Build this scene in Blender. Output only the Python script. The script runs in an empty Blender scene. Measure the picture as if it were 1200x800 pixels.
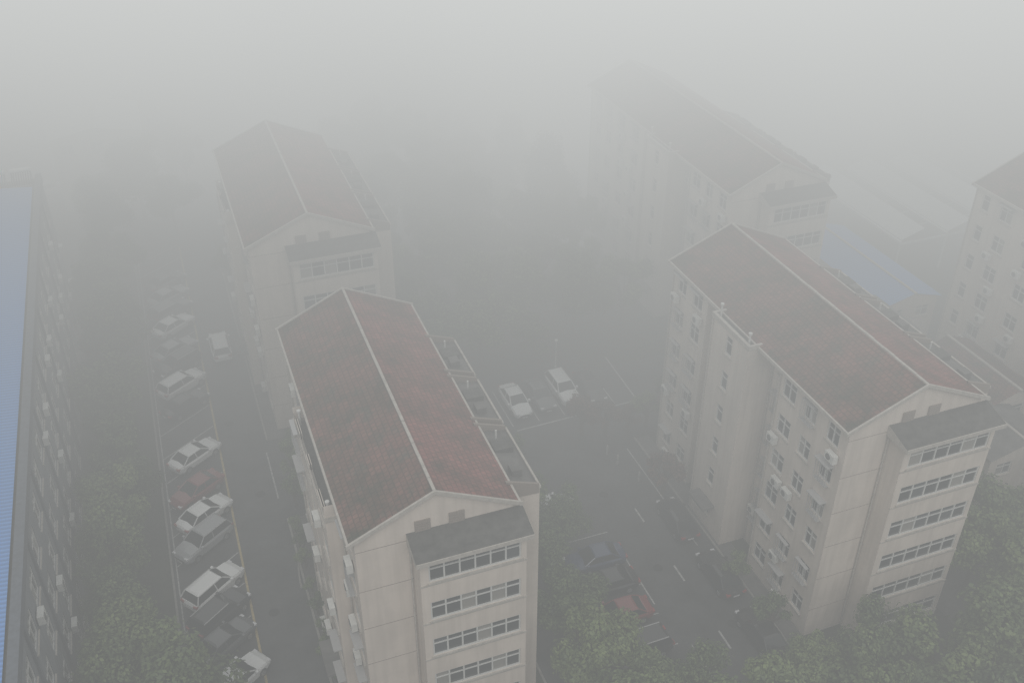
import bpy, math, random
from mathutils import Vector, Matrix
R=random.Random(7)
scene=bpy.context.scene
coll=bpy.context.collection
# ------------------------------------------------------------ materials
def newmat(n):
    m=bpy.data.materials.new(n);m.use_nodes=True
    nt=m.node_tree;b=nt.nodes['Principled BSDF'];return m,nt,b
def simple(n,col,rough=.7,noise=None,amt=.25,metal=0,spec=None,scale=(1,1,1),bump=0):
    m,nt,b=newmat(n)
    b.inputs['Roughness'].default_value=rough;b.inputs['Metallic'].default_value=metal
    if spec is not None:b.inputs['Specular IOR Level'].default_value=spec
    if noise:
        tc=nt.nodes.new('ShaderNodeTexCoord');mp=nt.nodes.new('ShaderNodeMapping');mp.inputs['Scale'].default_value=scale
        nz=nt.nodes.new('ShaderNodeTexNoise');nz.inputs['Scale'].default_value=noise;nz.inputs['Detail'].default_value=6;nz.inputs['Roughness'].default_value=.65
        rp=nt.nodes.new('ShaderNodeValToRGB')
        rp.color_ramp.elements[0].position=.3;rp.color_ramp.elements[1].position=.7
        rp.color_ramp.elements[0].color=(*[c*(1-amt) for c in col],1);rp.color_ramp.elements[1].color=(*[min(1,c*(1+amt)) for c in col],1)
        L=nt.links.new
        L(tc.outputs['Object'],mp.inputs[0]);L(mp.outputs[0],nz.inputs['Vector']);L(nz.outputs[0],rp.inputs[0]);L(rp.outputs[0],b.inputs[0])
        if bump:
            bp=nt.nodes.new('ShaderNodeBump');bp.inputs['Strength'].default_value=bump;bp.inputs['Distance'].default_value=.03
            L(nz.outputs[0],bp.inputs['Height']);L(bp.outputs[0],b.inputs['Normal'])
    else: b.inputs[0].default_value=(*col,1)
    return m
def wallmat(n,col,dirt=.35):
    m,nt,b=newmat(n);N=nt.nodes.new;L=nt.links.new
    b.inputs['Roughness'].default_value=.9
    tc=N('ShaderNodeTexCoord')
    def nz(sc,s):
        mp=N('ShaderNodeMapping');mp.inputs['Scale'].default_value=sc;L(tc.outputs['Object'],mp.inputs[0])
        z=N('ShaderNodeTexNoise');z.inputs['Scale'].default_value=s;z.inputs['Detail'].default_value=5;L(mp.outputs[0],z.inputs['Vector']);return z
    a=nz((1,1,.08),2.2);c=nz((1,1,1),.45)
    mul=N('ShaderNodeMath');mul.operation='MULTIPLY';L(a.outputs[0],mul.inputs[0]);L(c.outputs[0],mul.inputs[1])
    rp=N('ShaderNodeValToRGB');rp.color_ramp.elements[0].position=.14;rp.color_ramp.elements[1].position=.34
    rp.color_ramp.elements[0].color=(*[x*(1-dirt) for x in col],1);rp.color_ramp.elements[1].color=(*col,1)
    L(mul.outputs[0],rp.inputs[0]);L(rp.outputs[0],b.inputs[0]);return m
def roofmat(n,c1,c2,c3):
    m,nt,b=newmat(n);N=nt.nodes.new;L=nt.links.new
    b.inputs['Roughness'].default_value=.8
    tc=N('ShaderNodeTexCoord')
    z=N('ShaderNodeTexNoise');z.inputs['Scale'].default_value=.9;z.inputs['Detail'].default_value=8;z.inputs['Roughness'].default_value=.7;L(tc.outputs['Object'],z.inputs['Vector'])
    rp=N('ShaderNodeValToRGB');e=rp.color_ramp.elements;e[0].position=.36;e[0].color=(*c1,1);e[1].position=.52;e[1].color=(*c2,1);k=e.new(.68);k.color=(*c3,1)
    L(z.outputs[0],rp.inputs[0])
    br=N('ShaderNodeTexBrick');br.inputs['Color1'].default_value=(1,1,1,1);br.inputs['Color2'].default_value=(.6,.6,.6,1);br.inputs['Mortar'].default_value=(.35,.35,.35,1)
    br.inputs['Scale'].default_value=1;br.inputs['Mortar Size'].default_value=.03;br.inputs['Brick Width'].default_value=.33;br.inputs['Row Height'].default_value=.3
    mp=N('ShaderNodeMapping');mp.inputs['Rotation'].default_value=(0,0,math.pi/2);L(tc.outputs['Object'],mp.inputs[0]);L(mp.outputs[0],br.inputs['Vector'])
    mx=N('ShaderNodeMix');mx.data_type='RGBA';mx.blend_type='MULTIPLY';mx.inputs[0].default_value=.8
    L(rp.outputs[0],mx.inputs[6]);L(br.outputs[0],mx.inputs[7])
    z2=N('ShaderNodeTexNoise');z2.inputs['Scale'].default_value=.35;z2.inputs['Detail'].default_value=7;z2.inputs['Roughness'].default_value=.7;L(tc.outputs['Object'],z2.inputs['Vector'])
    r2=N('ShaderNodeValToRGB');r2.color_ramp.elements[0].position=.4;r2.color_ramp.elements[0].color=(.5,.66,.55,1);r2.color_ramp.elements[1].position=.57
    L(z2.outputs[0],r2.inputs[0])
    m2=N('ShaderNodeMix');m2.data_type='RGBA';m2.blend_type='MULTIPLY';m2.inputs[0].default_value=1
    L(mx.outputs[2],m2.inputs[6]);L(r2.outputs[0],m2.inputs[7])
    L(m2.outputs[2],b.inputs[0])
    bp=N('ShaderNodeBump');bp.inputs['Distance'].default_value=.05;bp.inputs['Strength'].default_value=.6;L(br.outputs[0],bp.inputs['Height']);L(bp.outputs[0],b.inputs['Normal'])
    return m
def glassmat(n,c1,c2):
    m,nt,b=newmat(n);N=nt.nodes.new;L=nt.links.new
    b.inputs['Roughness'].default_value=.12
    g=N('ShaderNodeNewGeometry');rp=N('ShaderNodeValToRGB');rp.color_ramp.interpolation='CONSTANT'
    e=rp.color_ramp.elements;e[0].color=(*c1,1);e[1].position=.55;e[1].color=(*[x*2 for x in c1],1);k=e.new(.82);k.color=(*c2,1)
    L(g.outputs['Random Per Island'],rp.inputs[0]);L(rp.outputs[0],b.inputs[0]);return m
def leafmat(n,c1,c2,c3):
    m,nt,b=newmat(n);N=nt.nodes.new;L=nt.links.new
    b.inputs['Roughness'].default_value=.6
    g=N('ShaderNodeNewGeometry');o=N('ShaderNodeObjectInfo');tc=N('ShaderNodeTexCoord')
    z=N('ShaderNodeTexNoise');z.inputs['Scale'].default_value=.8;L(tc.outputs['Object'],z.inputs['Vector'])
    a=N('ShaderNodeMath');a.operation='MULTIPLY_ADD';L(g.outputs['Random Per Island'],a.inputs[0]);a.inputs[1].default_value=.45;L(z.outputs[0],a.inputs[2])
    a2=N('ShaderNodeMath');a2.operation='MULTIPLY_ADD';L(o.outputs['Random'],a2.inputs[0]);a2.inputs[1].default_value=.45;L(a.outputs[0],a2.inputs[2])
    s=N('ShaderNodeMath');s.operation='SUBTRACT';L(a2.outputs[0],s.inputs[0]);s.inputs[1].default_value=.45
    rp=N('ShaderNodeValToRGB');e=rp.color_ramp.elements;e[0].position=.1;e[0].color=(*c1,1);e[1].position=.5;e[1].color=(*c2,1);k=e.new(.9);k.color=(*c3,1)
    L(s.outputs[0],rp.inputs[0]);L(rp.outputs[0],b.inputs[0]);return m
M={}
M['wall']=wallmat('cream_render',(.68,.60,.53),.18)
M['trim']=simple('pale_trim',(.44,.41,.37),.85,3,.2)
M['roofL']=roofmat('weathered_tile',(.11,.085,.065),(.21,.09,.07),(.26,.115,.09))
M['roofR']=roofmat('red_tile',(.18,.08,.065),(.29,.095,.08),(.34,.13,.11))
M['dark']=simple('bitumen',(.085,.083,.078),.9,2,.35)
M['glass']=glassmat('window_glass',(.03,.035,.04),(.25,.24,.22))
M['frame']=simple('window_frame',(.6,.6,.58),.5)
M['louver']=simple('louvre',(.26,.22,.19),.8)
M['ac']=simple('ac_casing',(.66,.66,.63),.5,4,.1)
M['acd']=simple('ac_grille',(.12,.12,.12),.6)
M['gwall']=wallmat('grey_blue_render',(.19,.21,.235),.3)
M['gtrim']=simple('grey_coping',(.10,.115,.14),.8,3,.2)
M['asphalt']=simple('asphalt',(.05,.05,.052),.6,.35,.5)
M['paving']=simple('concrete_paving',(.11,.105,.10),.9,.8,.3)
M['soil']=simple('planted_soil',(.045,.05,.032),.95,.6,.5)
M['kerb']=simple('kerb_stone',(.25,.24,.22),.85,3,.2)
M['line']=simple('road_paint',(.34,.34,.33),.7,3,.45)
M['yline']=simple('yellow_paint',(.40,.31,.13),.7,3,.3)
M['bark']=simple('bark',(.09,.07,.05),.95,8,.3)
M['leaf']=leafmat('leaves',(.025,.045,.015),(.075,.115,.035),(.15,.20,.06))
M['leafr']=leafmat('copper_leaves',(.04,.025,.02),(.10,.05,.035),(.15,.075,.05))
M['lowroof']=simple('low_roof',(.13,.125,.12),.85,.8,.4)
M['white']=simple('white_sheet',(.7,.72,.72),.6,1,.1)
M['metal']=simple('grey_metal',(.4,.4,.4),.45)
M['tyre']=simple('tyre',(.02,.02,.02),.8)
M['rim']=simple('wheel_rim',(.4,.4,.42),.35,metal=.6)
M['cglass']=simple('car_glass',(.015,.018,.02),.06)
M['lamp']=simple('car_headlamp',(.6,.6,.62),.15)
M['rlamp']=simple('car_tail_lamp',(.3,.01,.01),.2)
M['solar']=simple('solar_tube',(.03,.04,.07),.2)
# blue corrugated roof
m,nt,b=newmat('blue_corrugated_sheet');wv=nt.nodes.new('ShaderNodeTexWave');wv.bands_direction='Y';wv.inputs['Scale'].default_value=1.0
tc=nt.nodes.new('ShaderNodeTexCoord');nt.links.new(tc.outputs['Object'],wv.inputs['Vector'])
bp=nt.nodes.new('ShaderNodeBump');bp.inputs['Distance'].default_value=.05;nt.links.new(wv.outputs[0],bp.inputs['Height']);nt.links.new(bp.outputs[0],b.inputs['Normal'])
rp=nt.nodes.new('ShaderNodeValToRGB');rp.color_ramp.elements[0].color=(.10,.25,.56,1);rp.color_ramp.elements[1].color=(.15,.34,.72,1);nt.links.new(wv.outputs[0],rp.inputs[0]);nt.links.new(rp.outputs[0],b.inputs[0]);b.inputs['Roughness'].default_value=.5
M['blue']=m
# ------------------------------------------------------------ mesh builder
class MB:
    def __init__(s): s.v=[];s.f=[];s.m=[];s.mats=[]
    def mi(s,k):
        if k not in s.mats:s.mats.append(k)
        return s.mats.index(k)
    def poly(s,pts,mat):
        i=len(s.v);s.v+= [tuple(p) for p in pts];s.f.append(tuple(range(i,i+len(pts))));s.m.append(s.mi(mat))
    def box(s,a,b,mat):
        x0,y0,z0=[min(a[i],b[i]) for i in range(3)];x1,y1,z1=[max(a[i],b[i]) for i in range(3)]
        i=len(s.v);s.v+=[(x0,y0,z0),(x1,y0,z0),(x1,y1,z0),(x0,y1,z0),(x0,y0,z1),(x1,y0,z1),(x1,y1,z1),(x0,y1,z1)]
        for f in((0,3,2,1),(4,5,6,7),(0,1,5,4),(1,2,6,5),(2,3,7,6),(3,0,4,7)):
            s.f.append(tuple(i+k for k in f));s.m.append(s.mi(mat))
    def cyl(s,c0,c1,r0,r1,mat,n=8,cap=True):
        c0=Vector(c0);c1=Vector(c1);d=(c1-c0).normalized();a=d.orthogonal().normalized();b=d.cross(a);i=len(s.v)
        for c,r in((c0,r0),(c1,r1)):
            for k in range(n):
                t=2*math.pi*k/n;s.v.append(tuple(c+a*math.cos(t)*r+b*math.sin(t)*r))
        for k in range(n):
            s.f.append((i+k,i+(k+1)%n,i+n+(k+1)%n,i+n+k));s.m.append(s.mi(mat))
        if cap:
            s.f.append(tuple(i+n-1-k for k in range(n)));s.m.append(s.mi(mat));s.f.append(tuple(i+n+k for k in range(n)));s.m.append(s.mi(mat))
    def mesh(s,name):
        me=bpy.data.meshes.new(name);me.from_pydata(s.v,[],s.f)
        for k in s.mats:me.materials.append(M[k])
        me.polygons.foreach_set('material_index',s.m);me.update();return me
    def obj(s,name,parent=None,loc=(0,0,0),rot=0):
        if not s.v:return None
        o=bpy.data.objects.new(name,s.mesh(name));coll.objects.link(o);o.location=loc;o.rotation_euler[2]=rot
        if parent:o.parent=parent
        return o
def empty(name,loc):
    e=bpy.data.objects.new(name,None);coll.objects.link(e);e.location=loc;e.empty_display_size=.5;return e
# wall with openings. O origin (x,y) ; u unit dir ; n outward normal ; openings (u0,z0,u1,z1,kind)
class Wall:
    def __init__(s,W,G,T):s.W=W;s.G=G;s.T=T
    def build(s,O,u,n,Lg,z0,z1,ops,mat='wall',bars=2,sill=True):
        P=lambda a,z,d=0:(O[0]+u[0]*a+n[0]*d,O[1]+u[1]*a+n[1]*d,z)
        us=sorted({0,Lg}|{o[0] for o in ops}|{o[2] for o in ops});zs=sorted({z0,z1}|{o[1] for o in ops}|{o[3] for o in ops})
        for i in range(len(us)-1):
            for j in range(len(zs)-1):
                a=(us[i]+us[i+1])/2;c=(zs[j]+zs[j+1])/2
                if any(o[0]<a<o[2] and o[1]<c<o[3] for o in ops):continue
                s.W.poly([P(us[i],zs[j]),P(us[i+1],zs[j]),P(us[i+1],zs[j+1]),P(us[i],zs[j+1])],mat)
        for o in ops:
            a,c,b,e=o[:4];nb=o[4] if len(o)>4 else bars;D=-.16
            for q in(((a,c),(b,c)),((b,c),(b,e)),((b,e),(a,e)),((a,e),(a,c))):
                s.W.poly([P(*q[0]),P(*q[1]),P(*q[1],D),P(*q[0],D)],mat)
            w=(b-a)/nb
            for k in range(nb):
                s.G.poly([P(a+w*k,c,-.12),P(a+w*(k+1),c,-.12),P(a+w*(k+1),e,-.12),P(a+w*k,e,-.12)],'glass')
            t=.045
            for k in range(nb+1):
                x=a+w*k;x=min(max(x,a+t),b-t)
                s.T.box(P(x-t,c,-.115),P(x+t,e,-.05),'frame')
            s.T.box(P(a,c,-.115),P(b,c+.08,-.045),'frame');s.T.box(P(a,e-.08,-.115),P(b,e,-.045),'frame')
            if e-c>1.2:s.T.box(P(a,c+(e-c)*.66-.03,-.115),P(b,c+(e-c)*.66+.03,-.055),'frame')
            if sill:s.T.box(P(a-.08,c-.1,.0),P(b+.08,c-.01,.09),'trim')
def ac(A,x,y,z,nx,ny):
    # unit fixed outside wall, normal (nx,ny)
    tx,ty=-ny,nx
    def B(a0,a1,d0,d1,z0,z1,m):A.box((x+tx*a0+nx*d0,y+ty*a0+ny*d0,z0),(x+tx*a1+nx*d1,y+ty*a1+ny*d1,z1),m)
    B(-.42,.42,.08,.42,z,z+.58,'ac')
    c=Vector((x+nx*.42-tx*.1,y+ny*.42-ty*.1,z+.29));d=Vector((nx,ny,0))
    A.cyl(c,c+d*.02,.22,.22,'acd',10)
    B(-.3,-.26,0,.45,z-.05,z-.005,'metal');B(.26,.3,0,.45,z-.05,z-.005,'metal')
FL=2.85
def apartment(name,x0,x1,y0,y1,segL,zE=17.6,zR=19.8,seed=1,bayside=True,frontbay=True):
    rr=random.Random(seed)
    e=empty(name,(x0,y0,0));W=MB();G=MB();T=MB();RF=MB();A=MB()
    w=x1-x0;Lg=y1-y0;wl=.3;zw=zE-.15;xm=w/2
    wb=Wall(W,G,T)
    floors=[zw-1.5-.35-FL*k for k in range(6)] # window bottom
    # --- left facade segments
    prev=None
    for(a,b,off,top,cols) in segL:
        X=wl-off
        ops=[]
        for(c,ww,hh) in cols:
            for zb in floors:
                if zb<.6:continue
                ops.append((c-a-ww/2,zb,c-a+ww/2,zb+hh,2 if ww>.9 else 1))
        wb.build((X,a),(0,1),(-1,0),b-a,0,top,ops)
        for(c,ww,hh) in cols:
            for zb in floors:
                if zb<.6:continue
                if rr.random()<.45 and ww>.9: ac(A,X,c+rr.choice([-1,1])*(ww*.5-.1),zb-.85,-1,0)
                if rr.random()<.35 and ww>.9: T.box((X-.5,c-ww/2-.1,zb+hh+.05),(X-.005,c+ww/2+.1,zb+hh+.12),'metal')
                if rr.random()<.3 and ww>.9:
                    # security grille box
                    for q in range(6): T.box((X-.35,c-ww/2+q*ww/5-.015,zb+.02),(X-.32,c-ww/2+q*ww/5+.015,zb+hh),'metal')
                    T.box((X-.36,c-ww/2-.02,zb-.04),(X-.1,c+ww/2+.02,zb),'metal');T.box((X-.36,c-ww/2-.02,zb+hh),(X-.1,c+ww/2+.02,zb+hh+.03),'metal')
        if prev is not None and abs(prev[0]-X)>.01:
            tz=max(prev[1],top);W.poly([(prev[0],a,0),(X,a,0),(X,a,tz),(prev[0],a,tz)],'wall')
        if off>.05:
            W.poly([(X,a,top),(wl,a,top),(wl,b,top),(X,b,top)],'dark')
            T.box((X-.06,a-.06,top-.1),(X+.16,b+.06,top+.25),'trim')
            T.box((X+.16,a-.06,top-.1),(wl-.01,a+.12,top+.25),'trim');T.box((X+.16,b-.12,top-.1),(wl-.01,b+.06,top+.25),'trim')
            T.cyl((X+.3,b-.5,top),(X+.3,b-.5,top+1.0),.07,.07,'frame');T.cyl((X+.3,b-.5,top+1.0),(X+.3,b-.5,top+1.12),.13,.13,'frame')
            T.cyl((X+.3,a+.5,top),(X+.3,a+.5,top+.8),.07,.07,'frame');T.cyl((X+.3,a+.5,top+.8),(X+.3,a+.5,top+.92),.13,.13,'frame')
            # entrance canopy
            T.box((X-1.0,a+1.2,2.6),(X-.01,min(b-1.2,a+4),2.78),'lowroof')
        T.cyl((X-.07,b-.15,.2),(X-.07,b-.15,top-.1),.055,.055,'trim',6)
        prev=(X,top)
    # --- front gable
    bx0,bx1=3.25,w-.1
    wb.build((wl,.25),(1,0),(0,-1),bx0-wl+.3,0,zw,[])
    W.poly([(bx0+.3,.25,0),(w-wl,.25,0),(w-wl,.25,zw),(bx0+.3,.25,zw)],'wall')
    W.poly([(wl,.25,zw),(w-wl,.25,zw),(xm,.25,zR-.12)],'wall')
    for xx in(xm-.7,xm+1.15):
        T.box((xx-.42,.17,zw-.4),(xx+.42,.245,zw+.5),'louver')
        for k in range(5):T.box((xx-.38,.13,zw-.33+k*.17),(xx+.38,.165,zw-.27+k*.17),'louver')
    for k in range(6): T.box((wl,.235,zw-.7-FL*k),(bx0,.248,zw-.67-FL*k),'louver')
    if frontbay:
        bd=-1.25;zc=zw-.95
        ops=[]
        for k in range(6):
            zt=zc-.25-FL*k
            if zt-1.35>.3:ops.append((.45,zt-1.35,bx1-bx0-.3,zt,6))
        wb.build((bx0,bd),(1,0),(0,-1),bx1-bx0,0,zc,ops)
        so=[(.2,o[1],1.15,o[3],1) for o in ops]
        wb.build((bx1,bd),(0,1),(1,0),1.5,0,zc,so,sill=False)
        wb.build((bx0,.25),(0,-1),(-1,0),1.5,0,zc,[])
        # sloped canopy
        c0=(bx0-.25,bd-.35);c1=(bx1+.3,.25)
        RF.poly([(c0[0],c0[1],zc+.22),(c1[0],c0[1],zc+.22),(c1[0],c1[1]-.01,zc+.75),(c0[0],c1[1]-.01,zc+.75)],'dark')
        T.box((c0[0],c0[1]-.06,zc+.0),(c1[0],c0[1],zc+.26),'trim')
        T.poly([(c0[0],c0[1],zc),(c1[0],c0[1],zc),(c1[0],c1[1],zc),(c0[0],c1[1],zc)],'trim')
        for xx in(c0[0],c1[0]):
            T.poly([(xx,c0[1],zc),(xx,c1[1],zc),(xx,c1[1],zc+.78),(xx,c0[1],zc+.25)],'trim')
        T.cyl((bx0-.12,.12,.2),(bx0-.12,.12,zw-.5),.055,.055,'trim',6)
        for o in ops:T.box((bx0-.03,bd-.05,o[1]-.22),(bx1+.03,bd-.003,o[1]-.12),'trim')
    # back gable
    W.poly([(wl,Lg-.25,0),(w-wl,Lg-.25,0),(w-wl,Lg-.25,zw),(xm,Lg-.25,zR-.12),(wl,Lg-.25,zw)],'wall')
    # right facade
    ops=[]
    c=2.0
    while c<Lg-1.5:
        for zb in floors:
            if zb>.6:ops.append((c-.8,zb,c+.8,zb+1.45,2))
        c+=3.3
    wb.build((w-wl,.25),(0,1),(1,0),Lg-.5,0,zw,ops)
    if bayside:
        # projecting rooms on the far side, lean-to roofs between party parapets
        secs=[(1.6,7.0),(7.6,12.2),(12.8,17.0)]
        for(a,b) in secs:
            xo=w+1.75;zt=zw-.55
            o2=[]
            for k in range(6):
                zb=zt-1.9-FL*k
                if zb>.5:o2.append((.5,zb,b-a-.5,zb+1.4,4))
            wb.build((xo,a),(0,1),(1,0),b-a,0,zt,o2)
            W.poly([(w-wl,a,0),(xo,a,0),(xo,a,zt),(w-wl,a,zt)],'wall');W.poly([(w-wl,b,0),(xo,b,0),(xo,b,zt),(w-wl,b,zt)],'wall')
            RF.poly([(w-wl,a,zt+.4),(xo,a,zt-.05),(xo,b,zt-.05),(w-wl,b,zt+.4)],'lowroof')
            T.box((xo-.06,a-.05,zt-.1),(xo+.06,b+.05,zt+.08),'trim')
            for yy in(a,b):
                for s in(-.07,.07):T.poly([(w-.25,yy+s,zt-.3),(xo-.06,yy+s,zt-.4),(xo-.06,yy+s,zt+.25),(w-.25,yy+s,zt+.95)],'louver')
                T.poly([(w-.25,yy-.07,zt+.95),(xo-.06,yy-.07,zt+.25),(xo-.06,yy+.07,zt+.25),(w-.25,yy+.07,zt+.95)],'louver')
            # roof clutter
            T.box((w+.5,a+1.0,zt-.1),(w+1.1,a+1.7,zt+.6),'lowroof');T.box((w+.3,b-2.2,zt),(w+1.4,b-1.2,zt+.42),'dark')
            T.cyl((w+.8,b-.9,zt-.25),(w+.8,b-.9,zt+.8),.06,.06,'frame')
        for yy in(7.3,12.5):T.box((w-.1,yy-.2,0),(w+1.0,yy+.2,zw-.9),'wall')
    # --- roof
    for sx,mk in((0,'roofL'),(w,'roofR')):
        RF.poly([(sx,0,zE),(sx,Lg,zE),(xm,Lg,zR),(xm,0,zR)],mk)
    RF.poly([(0,0,zE-.12),(0,Lg,zE-.12),(xm,Lg,zR-.12),(xm,0,zR-.12)],'dark');RF.poly([(w,0,zE-.12),(w,Lg,zE-.12),(xm,Lg,zR-.12),(xm,0,zR-.12)],'dark')
    RF.box((-.1,0,zE-.2),(.02,Lg,zE+.02),'trim');RF.box((w-.02,0,zE-.2),(w+.1,Lg,zE+.02),'trim')
    # ridge cap as short pieces
    yy=.1
    while yy<Lg-.1:
        RF.box((xm-.08,yy,zR-.05),(xm+.08,min(yy+.98,Lg-.1),zR+.07+rr.uniform(-.015,.015)),'trim');yy+=1.0
    # rakes
    for ya in(-.04,Lg-.1):
        for(xa,xb) in((-.15,xm),(w+.15,xm)):
            t=.09;yb=ya+.13
            p=[(xa,ya,zE-.2),(xb,ya,zR-.13),(xb,ya,zR+t),(xa,ya,zE+t-.05)]
            q=[(x,yb,z) for(x,_,z) in p]
            RF.poly(p,'trim');RF.poly(q[::-1],'trim');RF.poly([p[2],p[3],q[3],q[2]],'trim');RF.poly([p[0],p[1],q[1],q[0]],'trim');RF.poly([p[3],p[0],q[0],q[3]],'trim')
    W.obj('walls',e);G.obj('windows',e);T.obj('frames_and_trim',e);RF.obj('roof',e);A.obj('ac_units',e)
    return e
cw=lambda *q:[(c,ww,1.45) for(c,ww) in q]
apartment('apartment_building',5.0,14.2,37.0,58.5,[(.25,3.5,0,17.45,cw((1.9,1.3))),(3.5,12.7,.9,16.4,cw((4.7,1.5),(8.1,1.0),(11.3,1.5))),(12.7,21.25,0,17.45,cw((14.6,1.5),(18.5,1.5)))],seed=1)
apartment('apartment_building',4.5,14.5,70.5,91.0,[(.25,7.5,0,17.45,cw((2.2,1.3),(5.2,1.5))),(7.5,14.0,.9,16.4,cw((9,1.0),(12.3,1.0))),(14.0,20.25,0,17.45,cw((16,1.5)))],seed=2)
segR=[(.25,7.4,0,17.45,cw((1.6,1.2),(3.9,1.2),(6.2,1.4))),(7.4,9.7,-1.1,17.45,cw((8.5,1.0))),(9.7,14.3,1.0,17.5,cw((12.0,.8))),(14.3,16.6,-1.1,17.45,cw((15.4,1.0))),(16.6,21.75,0,17.45,cw((18.0,1.3),(20.3,1.2)))]
apartment('apartment_building',34.0,44.0,35.8,57.8,segR,seed=3)
segR2=[(a,b,o,t,c) for(a,b,o,t,c) in segR[:-1]]+[(16.6,29.0,0,17.45,cw((18.4,1.4),(21.5,1.4),(24.5,1.4),(27,1.2)))]
apartment('apartment_building',44.1,53.5,66.0,95.3,segR2,seed=4)
apartment('apartment_building',65.0,75.0,36.0,61.0,[(.25,8,0,17.45,cw((2,1.3),(5.8,1.4))),(8,12,.9,17.5,cw((10,1.0))),(12,24.75,0,17.45,cw((14,1.4),(17.5,1.4),(21,1.4),(23.4,.9)))],seed=5)
# ------------------------------------------------------------ long blue-roofed block
e=empty('blue_roofed_block',(-10.95,20,0));W=MB();G=MB();T=MB();A=MB();wb=Wall(W,G,T)
Lg=76.;H0=15.2;ops=[];rr=random.Random(5)
c=1.5
while c<Lg-1:
    for k in range(4):
        z=1.2+3.6*k
        ops.append((c,z,c+1.7,z+1.9,2))
        if rr.random()<.28:ac(A,0,c+2.35,z-.4+rr.uniform(-.1,.5),1,0)
    c+=3.2
wb.build((0,0),(0,1),(1,0),Lg,0,H0,ops,'gwall')
c=.6
while c<Lg:
    T.box((.003,c,0),(.14,c+.3,H0-.3),'gtrim');c+=3.2*2
W.poly([(0,Lg,0),(-30,Lg,0),(-30,Lg,H0),(0,Lg,H0)],'gwall');W.poly([(0,0,0),(-30,0,0),(-30,0,H0),(0,0,H0)],'gwall');W.poly([(-30,0,0),(-30,Lg,0),(-30,Lg,H0),(-30,0,H0)],'gwall')
T.box((-.4,-.1,H0-.3),(.12,Lg+.1,H0+.4),'gtrim')
W.poly([(-.41,0,H0),(-30,0,H0),(-30,Lg,H0),(-.41,Lg,H0)],'lowroof')
RF=MB();RF.poly([(-.6,-.1,H0+.25),(-.6,73.5,H0+.25),(-15,73.5,H0+1.6),(-15,-.1,H0+1.6)],'blue');RF.poly([(-15,-.1,H0+1.6),(-15,73.5,H0+1.6),(-29,73.5,H0+.25),(-29,-.1,H0+.25)],'blue')
RF.poly([(-.6,73.5,H0),(-.6,73.5,H0+.25),(-15,73.5,H0+1.6),(-29,73.5,H0+.25),(-29,73.5,H0)],'white')
W.obj('walls',e);G.obj('windows',e);T.obj('frames_and_coping',e);A.obj('ac_units',e);RF.obj('corrugated_roof',e)
def solar(x,y,z):
    b=MB()
    for k in range(9):b.cyl((k*.2,0,.3),(k*.2,1.2,1.1),.05,.05,'solar',6)
    b.cyl((-.1,1.3,1.25),(1.7,1.3,1.25),.2,.2,'white',10)
    b.box((-.08,-.05,.18),(1.68,.05,.28),'metal');b.box((0,1.25,0),(.06,1.3,1.1),'metal');b.box((1.6,1.25,0),(1.66,1.3,1.1),'metal')
    b.obj('solar_water_heater',None,(x,y,z))
for k in range(2):solar(-15.4+k*2.2,94.0,15.2)
# ------------------------------------------------------------ low buildings behind
def shed(name,x0,y0,x1,y1,h,mat,rise=.8,axis='y',walls='wall'):
    b=MB();e=empty(name,(x0,y0,0));w=x1-x0;l=y1-y0;r=MB();wd=MB();g=MB();t=MB();q=Wall(b,g,t)
    n=max(2,int(l/3));q.build((0,0),(0,1),(-1,0),l,0,h,[(l/n*(i+.25),h-2.0,l/n*(i+.75),h-.8,2) for i in range(n)],walls)
    n=max(1,int(w/3));q.build((0,0),(1,0),(0,-1),w,0,h,[(w/n*(i+.25),h-2.0,w/n*(i+.75),h-.8,2) for i in range(n)],walls)
    b.poly([(w,0,0),(w,l,0),(w,l,h),(w,0,h)],walls);b.poly([(0,l,0),(w,l,0),(w,l,h),(0,l,h)],walls)
    r.poly([(-.3,-.3,h),(-.3,l+.3,h),(w/2,l+.3,h+rise),(w/2,-.3,h+rise)],mat);r.poly([(w/2,-.3,h+rise),(w/2,l+.3,h+rise),(w+.3,l+.3,h),(w+.3,-.3,h)],mat)
    for yy in(0,l):b.poly([(0,yy,h),(w,yy,h),(w/2,yy,h+rise)],walls)
    r.box((w/2-.12,-.35,h+rise-.05),(w/2+.12,l+.35,h+rise+.08),'trim')
    b.obj('walls',e);g.obj('windows',e);t.obj('frames',e);r.obj('roof',e)
shed('blue_roofed_shed',60.5,63,66.5,78,5.0,'blue',.9)
for(x,y,X,Y,h,mt) in((53,50,58,57,5,'lowroof'),(55,58,60,64,5.5,'lowroof'),(54,42,60,48.5,5,'lowroof'),(58.5,47,63,55,5.5,'roofL')):
    shed('low_outbuilding',x,y,X,Y,h,mt,.9)
shed('white_low_house',-12,122,-2,132,9,'white',1.0)
# white-framed canopy yard
b=MB();x0,y0=71,74
for k in range(7):
    b.box((x0,y0+k*3,3.9),(x0+18,y0+k*3+.12,4.1),'white')
for k in range(4):
    b.box((x0+k*6,y0,4.11),(x0+k*6+.25,y0+18.2,4.35),'white')
    for j in range(3):b.box((x0+k*6+.05,y0+j*9,0),(x0+k*6+.2,y0+j*9+.12,3.9),'white')
for k in range(0,3):
    b.poly([(x0+k*6+.3,y0+.2,4.4),(x0+k*6+3.1,y0+.2,5.3),(x0+k*6+3.1,y0+18,5.3),(x0+k*6+.3,y0+18,4.4)],'white')
b.obj('white_canopy')
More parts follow.
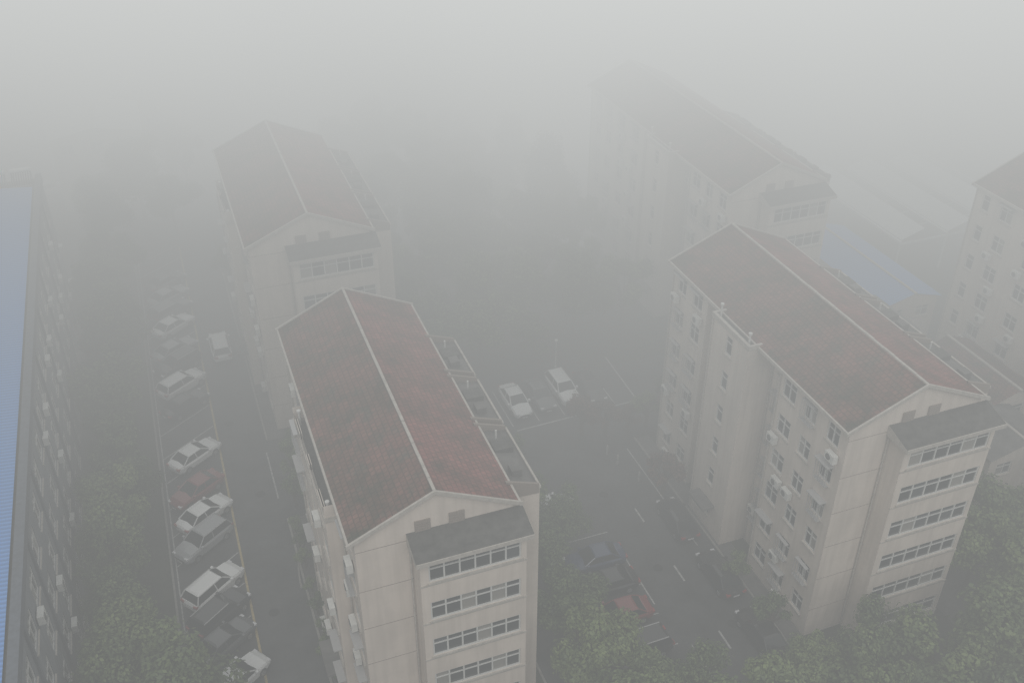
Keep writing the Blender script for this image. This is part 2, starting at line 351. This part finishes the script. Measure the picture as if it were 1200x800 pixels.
# ------------------------------------------------------------ ground
def sheet(name,x0,y0,x1,y1,z,mat):
    b=MB();b.poly([(x0,y0,z),(x1,y0,z),(x1,y1,z),(x0,y1,z)],mat);return b.obj(name)
sheet('ground',-700,-300,900,1000,0,'soil')
sheet('road',-.2,10,3.7,200,.008,'asphalt')
sheet('parking_pavement',-5.0,10,-.2,108,.008,'asphalt')
sheet('courtyard_pavement',16.6,15,33,72,.008,'asphalt')
sheet('cross_road',3.7,59.4,60,69.5,.004,'asphalt')
sheet('service_road',44.5,15,65,100,.008+.004,'paving')
sheet('building_apron',3.7,36,5.3,59.4,.012,'paving')
sheet('building_apron',3.7,69.5,5.3,100,.012,'paving')
sheet('building_apron',33,34,34.3,59,.012,'paving')
kb=MB()
for yA,yB in((20,59.4),(69.5,100)): kb.box((3.62,yA,0),(3.78,yB,.13),'kerb')
kb.box((-5.15,20,0),(-5.0,108,.13),'kerb');kb.box((32.9,20,0),(33.05,59,.13),'kerb');kb.box((16.5,20,0),(16.65,59.4,.13),'kerb')
kb.obj('kerb')
ln=MB()
def stripe(x0,y0,x1,y1,w,mat,z=.016):
    d=Vector((x1-x0,y1-y0));n=Vector((-d.y,d.x)).normalized()*w/2
    ln.poly([(x0+n.x,y0+n.y,z),(x1+n.x,y1+n.y,z),(x1-n.x,y1-n.y,z),(x0-n.x,y0-n.y,z)],mat)
stripe(-.2,30,-.2,108,.16,'yline');stripe(-4.75,30,-4.75,108,.1,'line')
ANG=math.radians(36)
ys=[33.3+3.2*i for i in range(24)]
for y in ys: stripe(-4.7,y-1.7,-.35,y+1.46,.11,'line',.02)
for i in range(5):
    stripe(29.2,24+i*6.4,29.2,25.6+i*6.4,.14,'line')
stripe(26.2,42,26.2,47,.11,'line');stripe(26.9,34,26.9,38,.11,'line')
for i in range(8): stripe(20.5,30+i*2.8,26.1,30+i*2.8,.09,'line',.02)
stripe(24,63.4,35.6,63.8,.15,'line');stripe(35.6,63.8,35.8,71,.15,'line')
for i in range(5): stripe(23.9+i*2.4,64,23.9+i*2.4,69.5,.11,'line',.02)
stripe(31.8,46,31.8,58,.12,'line');stripe(3.4,62,3.4,68,.12,'line')
ln.obj('road_markings')
# planter kerb by building
b=MB()
for k in range(14):
    t0=math.pi*k/13*.5;t1=math.pi*(k+1)/13*.5
    p=lambda t,r:(3.4-r*math.cos(t)+1.6,52+r*math.sin(t)*3)
    a=p(t0,1.6);c=p(t1,1.6)
    b.cyl((a[0],a[1],.08),(c[0],c[1],.08),.08,.08,'kerb',6)
b.obj('planter_kerb')
# manhole covers
for(x,y) in((1.2,50.5),(2.2,63),(1.0,73),(28.0,45),(27.6,53.5),(30.4,38.6)):
    b=MB();b.cyl((0,0,.0),(0,0,.006),.36,.36,'tyre',16);b.obj('manhole_cover',None,(x,y,.012))
# ------------------------------------------------------------ trees
def treemesh(name,seed,h=8.5,r=3.0,leaf='leaf',nl=5200,ls=.27,lob=17):
    q=random.Random(seed);b=MB()
    b.cyl((0,0,0),(q.uniform(-.2,.2),q.uniform(-.2,.2),h*.42),.2,.14,'bark',8)
    lobes=[]
    for i in range(lob):
        a=q.uniform(0,2*math.pi);zz=q.uniform(-.75,1);rr=r*math.sqrt(max(.05,1-zz*zz*.8))*q.uniform(.4,.98)
        lobes.append((Vector((math.cos(a)*rr,math.sin(a)*rr,h*.66+zz*h*.27)),q.uniform(.45,1.15)*r/3))
    for(c,s) in lobes:
        st=Vector((0,0,h*q.uniform(.28,.42)));mid=st.lerp(c,.55)+Vector((q.uniform(-.2,.2),q.uniform(-.2,.2),.2))
        b.cyl(st,mid,.09,.055,'bark',5,False);b.cyl(mid,c,.055,.02,'bark',5,False)
    tot=sum(s*s for _,s in lobes)
    for(c,s) in lobes:
        for k in range(int(nl*s*s/tot)):
            d=Vector((q.gauss(0,1),q.gauss(0,1),q.gauss(0,1)*.85)).normalized()
            rad=s*(q.uniform(.55,1.08) if q.random()<.85 else q.uniform(1.0,1.35))
            p=c+d*rad
            n=(d+Vector((q.gauss(0,.4),q.gauss(0,.4),q.gauss(0,.4)+.5))).normalized()
            t=n.orthogonal().normalized();t=Matrix.Rotation(q.uniform(0,6.28),3,n)@t;u=n.cross(t)
            l=ls*q.uniform(.6,1.3);w2=l*q.uniform(.5,.85)
            b.poly([p-t*l*.6,p+u*w2*.5,p+t*l*.6,p-u*w2*.5],leaf)
    return b.mesh(name)
TV=[treemesh('tree_a',11,nl=6500,lob=20),treemesh('tree_b',12,9.5,3.3,nl=7000,lob=22),treemesh('tree_c',13,7.2,2.6,nl=5500,lob=17),treemesh('tree_d',14,8.2,3.4,nl=7000,lob=22)]
SM=[treemesh('small_tree_a',21,4.2,1.6,'leaf',2200,.2),treemesh('small_tree_b',22,3.8,1.5,'leafr',2200,.2)]
def put(me,name,x,y,s=1.):
    o=bpy.data.objects.new(name,me);coll.objects.link(o);o.location=(x,y,0);o.rotation_euler[2]=R.uniform(0,6.28);o.scale=(s*R.uniform(.93,1.08),s*R.uniform(.93,1.08),s*R.uniform(.85,1.15));return o
# left strip
y=38.
while y<118:
    put(R.choice(TV),'broadleaf_tree',-7.6+R.uniform(-.7,.7),y,R.uniform(.7,1.0));y+=R.uniform(3.6,5.0)
put(TV[1],'broadleaf_tree',-5.2,42.0,1.05);put(TV[3],'broadleaf_tree',-6.8,37.5,1.05);put(TV[0],'broadleaf_tree',-3.6,38.2,.9);put(TV[2],'broadleaf_tree',-6.9,46.5,1.0)
# left far
for k in range(10):put(R.choice(TV),'broadleaf_tree',R.uniform(-9,3),R.uniform(108,150),R.uniform(.9,1.2))
# courtyard grove
y=74.
while y<125:
    x=19.5+R.uniform(-1,1)
    while x<41:
        put(R.choice(TV),'broadleaf_tree',x,y+R.uniform(-1.5,1.5),R.uniform(.8,1.1));x+=R.uniform(4.5,5.8)
    y+=5.2
# centre aisle
for(x,y,s) in((19.3,31,.9),(18.9,37,.85),(19.2,42.0,.8),(18.7,46.5,.75),(19.0,51,.85),(24.5,33,.75),(19.6,56.5,.8),(22.4,49.8,.6),(26.5,29.5,.9),(22,27,.9),(21.3,34,.7)):put(R.choice(TV),'broadleaf_tree',x,y,s)
# foreground right grove
for(x,y,s) in((29.5,29.5,.75),(34,29,.9),(38.5,28.5,1.0),(43,29,1.0),(47.5,31,1.05),(52,33,1.05),(35,24.5,.95),(40.5,24,1.0),(46,25.5,1.0),(51.5,27.5,1.0),(56,30.5,1.1),(50,38,1.0),(55.5,37.5,1.0),(60.5,34,1.0),(61,40.5,1.0),(57,26,1.0),(49.3,43.5,.8),(30.5,25,.9),(36.4,31.8,.7),(46.8,35.2,.85),(32.5,32.5,.6)):put(R.choice(TV),'broadleaf_tree',x,y,s)
for(x,y,k) in((30.8,60.3,1),(32.8,59.9,1),(34.6,60.2,0),(32.2,37,0),(32.3,42,0),(32,52,1),(5.0,63,0),(37,61,0),(40,60.6,1),(17.8,60.2,0),(20,60,0),(22.5,60.2,0),(46,62,0),(49,63,0),(4.3,98,0),(4.6,60.6,0),(5.6,66.5,0),(7.5,62.5,0),(8.6,66,0),(10.5,61.5,0),(12.5,64.5,0),(29,61,1),(36.2,59.4,1)):put(SM[k],'ornamental_shrub',x,y,R.uniform(.6,1.0))
yy=41.
while yy<58:
    put(SM[0],'ornamental_shrub',4.05,yy,R.uniform(.3,.5));yy+=R.uniform(1.6,2.6)
# ------------------------------------------------------------ cars
def carmesh(name,paint,kind='sedan'):
    b=MB()
    if kind=='suv': zt=1.62;hood=.98;belt=1.05;L2=2.3;hw=.92;xs0,xs1,rx0,rx1=1.05,-2.15,.35,-1.85
    else: zt=1.44;hood=.84;belt=.93;L2=2.28;hw=.89;xs0,xs1,rx0,rx1=1.05,-1.75,.25,-1.05
    tail=belt if kind=='suv' else .98
    st=[(-L2,.62,.45,.8),(-L2+.12,.86,.3,tail-.06),(-1.75,.97,.22,tail),(-.9,1,.2,belt),(0,1,.2,belt),(.95,1,.2,belt),(1.15,.99,.2,hood+.06),(1.8,.95,.22,hood),(L2-.12,.84,.3,hood-.16),(L2,.6,.42,.6)]
    rings=[]
    for(x,wf,zl,zh) in st:
        w=hw*wf;rings.append([(x,-w*.9,zl),(x,-w,zl+.16),(x,-w,zh-.16),(x,-w*.88,zh-.02),(x,0,zh+.03),(x,w*.88,zh-.02),(x,w,zh-.16),(x,w,zl+.16),(x,w*.9,zl)])
    for i in range(len(rings)-1):
        a,c=rings[i],rings[i+1]
        for k in range(9):
            kk=(k+1)%9;b.poly([a[k],a[kk],c[kk],c[k]],paint if k not in(8,) else 'tyre')
    b.poly(rings[0],paint);b.poly(rings[-1][::-1],paint)
    # cabin
    wb_,wt=hw*.9,hw*.72
    B=[(xs0,-wb_,belt-.02),(xs0,wb_,belt-.02),(xs1,wb_,belt),(xs1,-wb_,belt)]
    T=[(rx0,-wt,zt-.06),(rx0,wt,zt-.06),(rx1,wt,zt-.07),(rx1,-wt,zt-.07)]
    for i in range(4):
        j=(i+1)%4
        b.poly([B[i],B[j],T[j],T[i]],'cglass')
    # roof crowned
    c=[(rx0-.1,-wt*.6,zt),(rx0-.1,wt*.6,zt),(rx1+.15,wt*.6,zt-.01),(rx1+.15,-wt*.6,zt-.01)]
    b.poly(c,paint)
    for i in range(4):b.poly([T[i],T[(i+1)%4],c[(i+1)%4],c[i]],paint)
    # pillars
    for i in range(4):b.cyl(B[i],T[i],.055,.045,paint,5)
    for sgn in(-1,1):
        pb=(-.35,sgn*wb_,belt);pt=(-.4,sgn*wt,zt-.06);b.cyl(pb,pt,.045,.04,paint,5)
        b.cyl((rx0,sgn*wt,zt-.05),(rx1,sgn*wt,zt-.06),.04,.04,paint if kind!='suv' else 'metal',5)
        b.box((.78,sgn*hw*.98,belt-.02),(.96,sgn*(hw+.17),belt+.13),paint)
        for xw in(-1.38,1.38):
            b.cyl((xw,sgn*(hw-.2),.32),(xw,sgn*(hw+.01),.32),.33,.33,'tyre',16);b.cyl((xw,sgn*(hw+.012),.32),(xw,sgn*(hw+.02),.32),.2,.19,'rim',10)
        b.box((L2-.32,sgn*hw*.5,hood-.3),(L2-.05,sgn*hw*.84,hood-.14),'lamp')
        b.box((-L2-.0,sgn*hw*.5,tail-.3),(-L2+.2,sgn*hw*.86,tail-.12),'rlamp')
    b.box((L2-.1,-.42,.42),(L2+.02,.42,.58),'tyre');b.box((L2-.02,-.24,.3),(L2+.03,.24,.4),'lamp');b.box((-L2-.02,-.24,.55),(-L2+.02,.24,.67),'lamp')
    return b.mesh(name)
for k,c in(('white',(.75,.76,.76)),('silver',(.3,.31,.32)),('black',(.02,.02,.022)),('red',(.2,.03,.03)),('grey',(.1,.105,.11)),('blue',(.03,.05,.11))):
    M['p_'+k]=simple('paint_'+k,c,.25);M['p_'+k].node_tree.nodes['Principled BSDF'].inputs['Coat Weight'].default_value=.5
CM={}
def car(x,y,ang,col,kind='sedan'):
    k=(col,kind)
    if k not in CM:CM[k]=carmesh('car_'+col+'_'+kind,'p_'+col,kind)
    o=bpy.data.objects.new('parked_car',CM[k]);coll.objects.link(o);o.location=(x,y,.012);o.rotation_euler[2]=ang
    return o
j=lambda:R.uniform(-.04,.04)
for(x,y,c,k,f) in((-1.9,45.3,'white','sedan',0),(-2.3,48.6,'grey','sedan',0),(-2.3,51.2,'black','suv',0),(-2.4,53.8,'white','suv',0),(-2.6,58.7,'silver','suv',1),(-2.2,61.6,'white','sedan',0),(-2.5,64.6,'red','sedan',1),(-2.2,69.0,'white','sedan',0),(-2.3,79.6,'white','suv',0),(-2.3,76.4,'black','sedan',0),(-2.4,82.9,'black','suv',1),(-2.4,85.6,'silver','sedan',0),(-2.2,90.0,'white','sedan',0),(-2.2,93.0,'grey','suv',0),(-2.2,96.0,'silver','sedan',0),(-2.2,99.2,'grey','sedan',0)):
    car(x,y,ANG+j()+(math.pi if f else 0),c,k)
car(1.7,84.6,math.pi/2+.02,'white','suv').name='driving_car'
for(x,y,c,k) in((25.1,66.8,'white','sedan'),(27.4,66.9,'grey','sedan'),(29.7,67.0,'white','suv'),(32.1,66.4,'black','sedan')):car(x,y,-math.pi/2+j(),c,k)
car(41.0,91,math.pi*.7,'white','suv')
for(x,y,c,k) in((23.8,46.9,'blue','sedan'),(23.6,44.4,'black','sedan'),(23.3,41.6,'red','sedan'),(23.2,38.6,'black','suv')):car(x,y,math.pi+j(),c,k)
car(22.6,52.8,.1,'white','suv')
for(x,y,c) in((31.6,42.5,'black'),(31.5,36.8,'black'),(31.4,48.5,'black')):car(x,y,math.pi/2+j(),c,'sedan')
for(x,y,c) in((-8,165,'white'),(-3,166,'white'),(-8.5,131,'silver'),(-14,128,'white')):car(x,y,.3,c,'suv')
# street lamp and bollards
def lamp(x,y):
    b=MB();b.cyl((0,0,0),(0,0,3.0),.05,.04,'frame',8);b.cyl((0,0,0),(0,0,.4),.1,.1,'frame',8);b.cyl((0,0,3.0),(0,0,3.25),.1,.14,'frame',8);b.cyl((0,0,3.25),(0,0,3.33),.17,.05,'frame',8);b.obj('street_lamp',None,(x,y,0))
lamp(30.6,70.8)
for(x,y) in((30.2,56.5),(30.9,54.0),(29.9,57.9)):
    b=MB();b.cyl((0,0,0),(0,0,.9),.09,.09,'line',8);b.cyl((0,0,.9),(0,0,1.0),.09,.03,'line',8);b.obj('bollard',None,(x,y,0))
# ------------------------------------------------------------ fog (one absorbing volume, own glow standing in for scattered daylight, thicker and brighter away from the near blocks and upward)
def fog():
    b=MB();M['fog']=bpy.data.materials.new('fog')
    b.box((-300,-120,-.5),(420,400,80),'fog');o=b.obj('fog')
    m=M['fog'];m.use_nodes=True;nt=m.node_tree;nt.nodes.clear();N=nt.nodes.new;L=nt.links.new
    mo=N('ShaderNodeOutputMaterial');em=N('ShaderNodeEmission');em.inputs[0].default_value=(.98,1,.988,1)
    va=N('ShaderNodeVolumeAbsorption');va.inputs['Color'].default_value=(0,0,0,1)
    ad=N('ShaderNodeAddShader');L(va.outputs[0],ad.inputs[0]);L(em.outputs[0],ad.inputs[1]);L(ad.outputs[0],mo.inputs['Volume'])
    tc=N('ShaderNodeTexCoord');sp=N('ShaderNodeSeparateXYZ');L(tc.outputs['Object'],sp.inputs[0])
    dot=N('ShaderNodeVectorMath');dot.operation='DOT_PRODUCT';L(tc.outputs['Object'],dot.inputs[0]);dot.inputs[1].default_value=(.35,.937,1.0)
    def mr(src,a,b_,c,d,t='LINEAR'):
        r=N('ShaderNodeMapRange');r.interpolation_type=t
        for i,v in enumerate((a,b_,c,d)):r.inputs[i+1].default_value=v
        L(src,r.inputs[0]);return r.outputs[0]
    def mt(op,a,c):
        r=N('ShaderNodeMath');r.operation=op
        for i,v in enumerate((a,c)):
            if isinstance(v,float):r.inputs[i].default_value=v
            else:L(v,r.inputs[i])
        return r.outputs[0]
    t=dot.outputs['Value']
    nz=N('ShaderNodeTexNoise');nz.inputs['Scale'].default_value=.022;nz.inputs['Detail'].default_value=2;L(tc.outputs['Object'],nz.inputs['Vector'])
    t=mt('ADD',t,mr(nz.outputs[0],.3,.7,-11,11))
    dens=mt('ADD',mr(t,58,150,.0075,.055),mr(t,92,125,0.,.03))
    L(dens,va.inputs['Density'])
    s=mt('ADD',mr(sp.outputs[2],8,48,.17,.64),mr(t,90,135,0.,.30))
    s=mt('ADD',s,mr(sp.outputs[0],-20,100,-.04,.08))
    L(mt('MULTIPLY',s,dens),em.inputs[1])  # emission replaces daylight scattering, graded by height, depth and side
    m.cycles.volume_step_rate=.8
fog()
# ------------------------------------------------------------ world, sun, camera
EL=math.radians(52);AZ=math.radians(200)
w=bpy.data.worlds.new('World');scene.world=w;w.use_nodes=True
n=w.node_tree;bg=n.nodes['Background'];sk=n.nodes.new('ShaderNodeTexSky');sk.sky_type='NISHITA';sk.sun_disc=False;sk.sun_elevation=EL;sk.sun_rotation=AZ
hs=n.nodes.new('ShaderNodeHueSaturation');hs.inputs['Saturation'].default_value=.15
n.links.new(sk.outputs[0],hs.inputs['Color']);n.links.new(hs.outputs[0],bg.inputs[0]);bg.inputs[1].default_value=.15
l=bpy.data.lights.new('sun','SUN');l.energy=1.5;l.angle=math.radians(30);l.color=(1,.96,.9);lo=bpy.data.objects.new('sun',l);coll.objects.link(lo)
d=Vector((math.sin(AZ)*math.cos(EL),math.cos(AZ)*math.cos(EL),math.sin(EL)))
lo.rotation_euler=d.to_track_quat('Z','Y').to_euler();lo.location=(0,0,120)
cd=bpy.data.cameras.new('Camera');co=bpy.data.objects.new('Camera',cd);coll.objects.link(co);cd.lens=36*1180/1200;cd.clip_end=3000
co.location=(0,0,54);co.rotation_euler=(math.pi/2-math.atan(780/1180),0,-math.atan(525/1414.5));scene.camera=co
scene.view_settings.view_transform='Standard';scene.view_settings.look='None';scene.view_settings.exposure=0
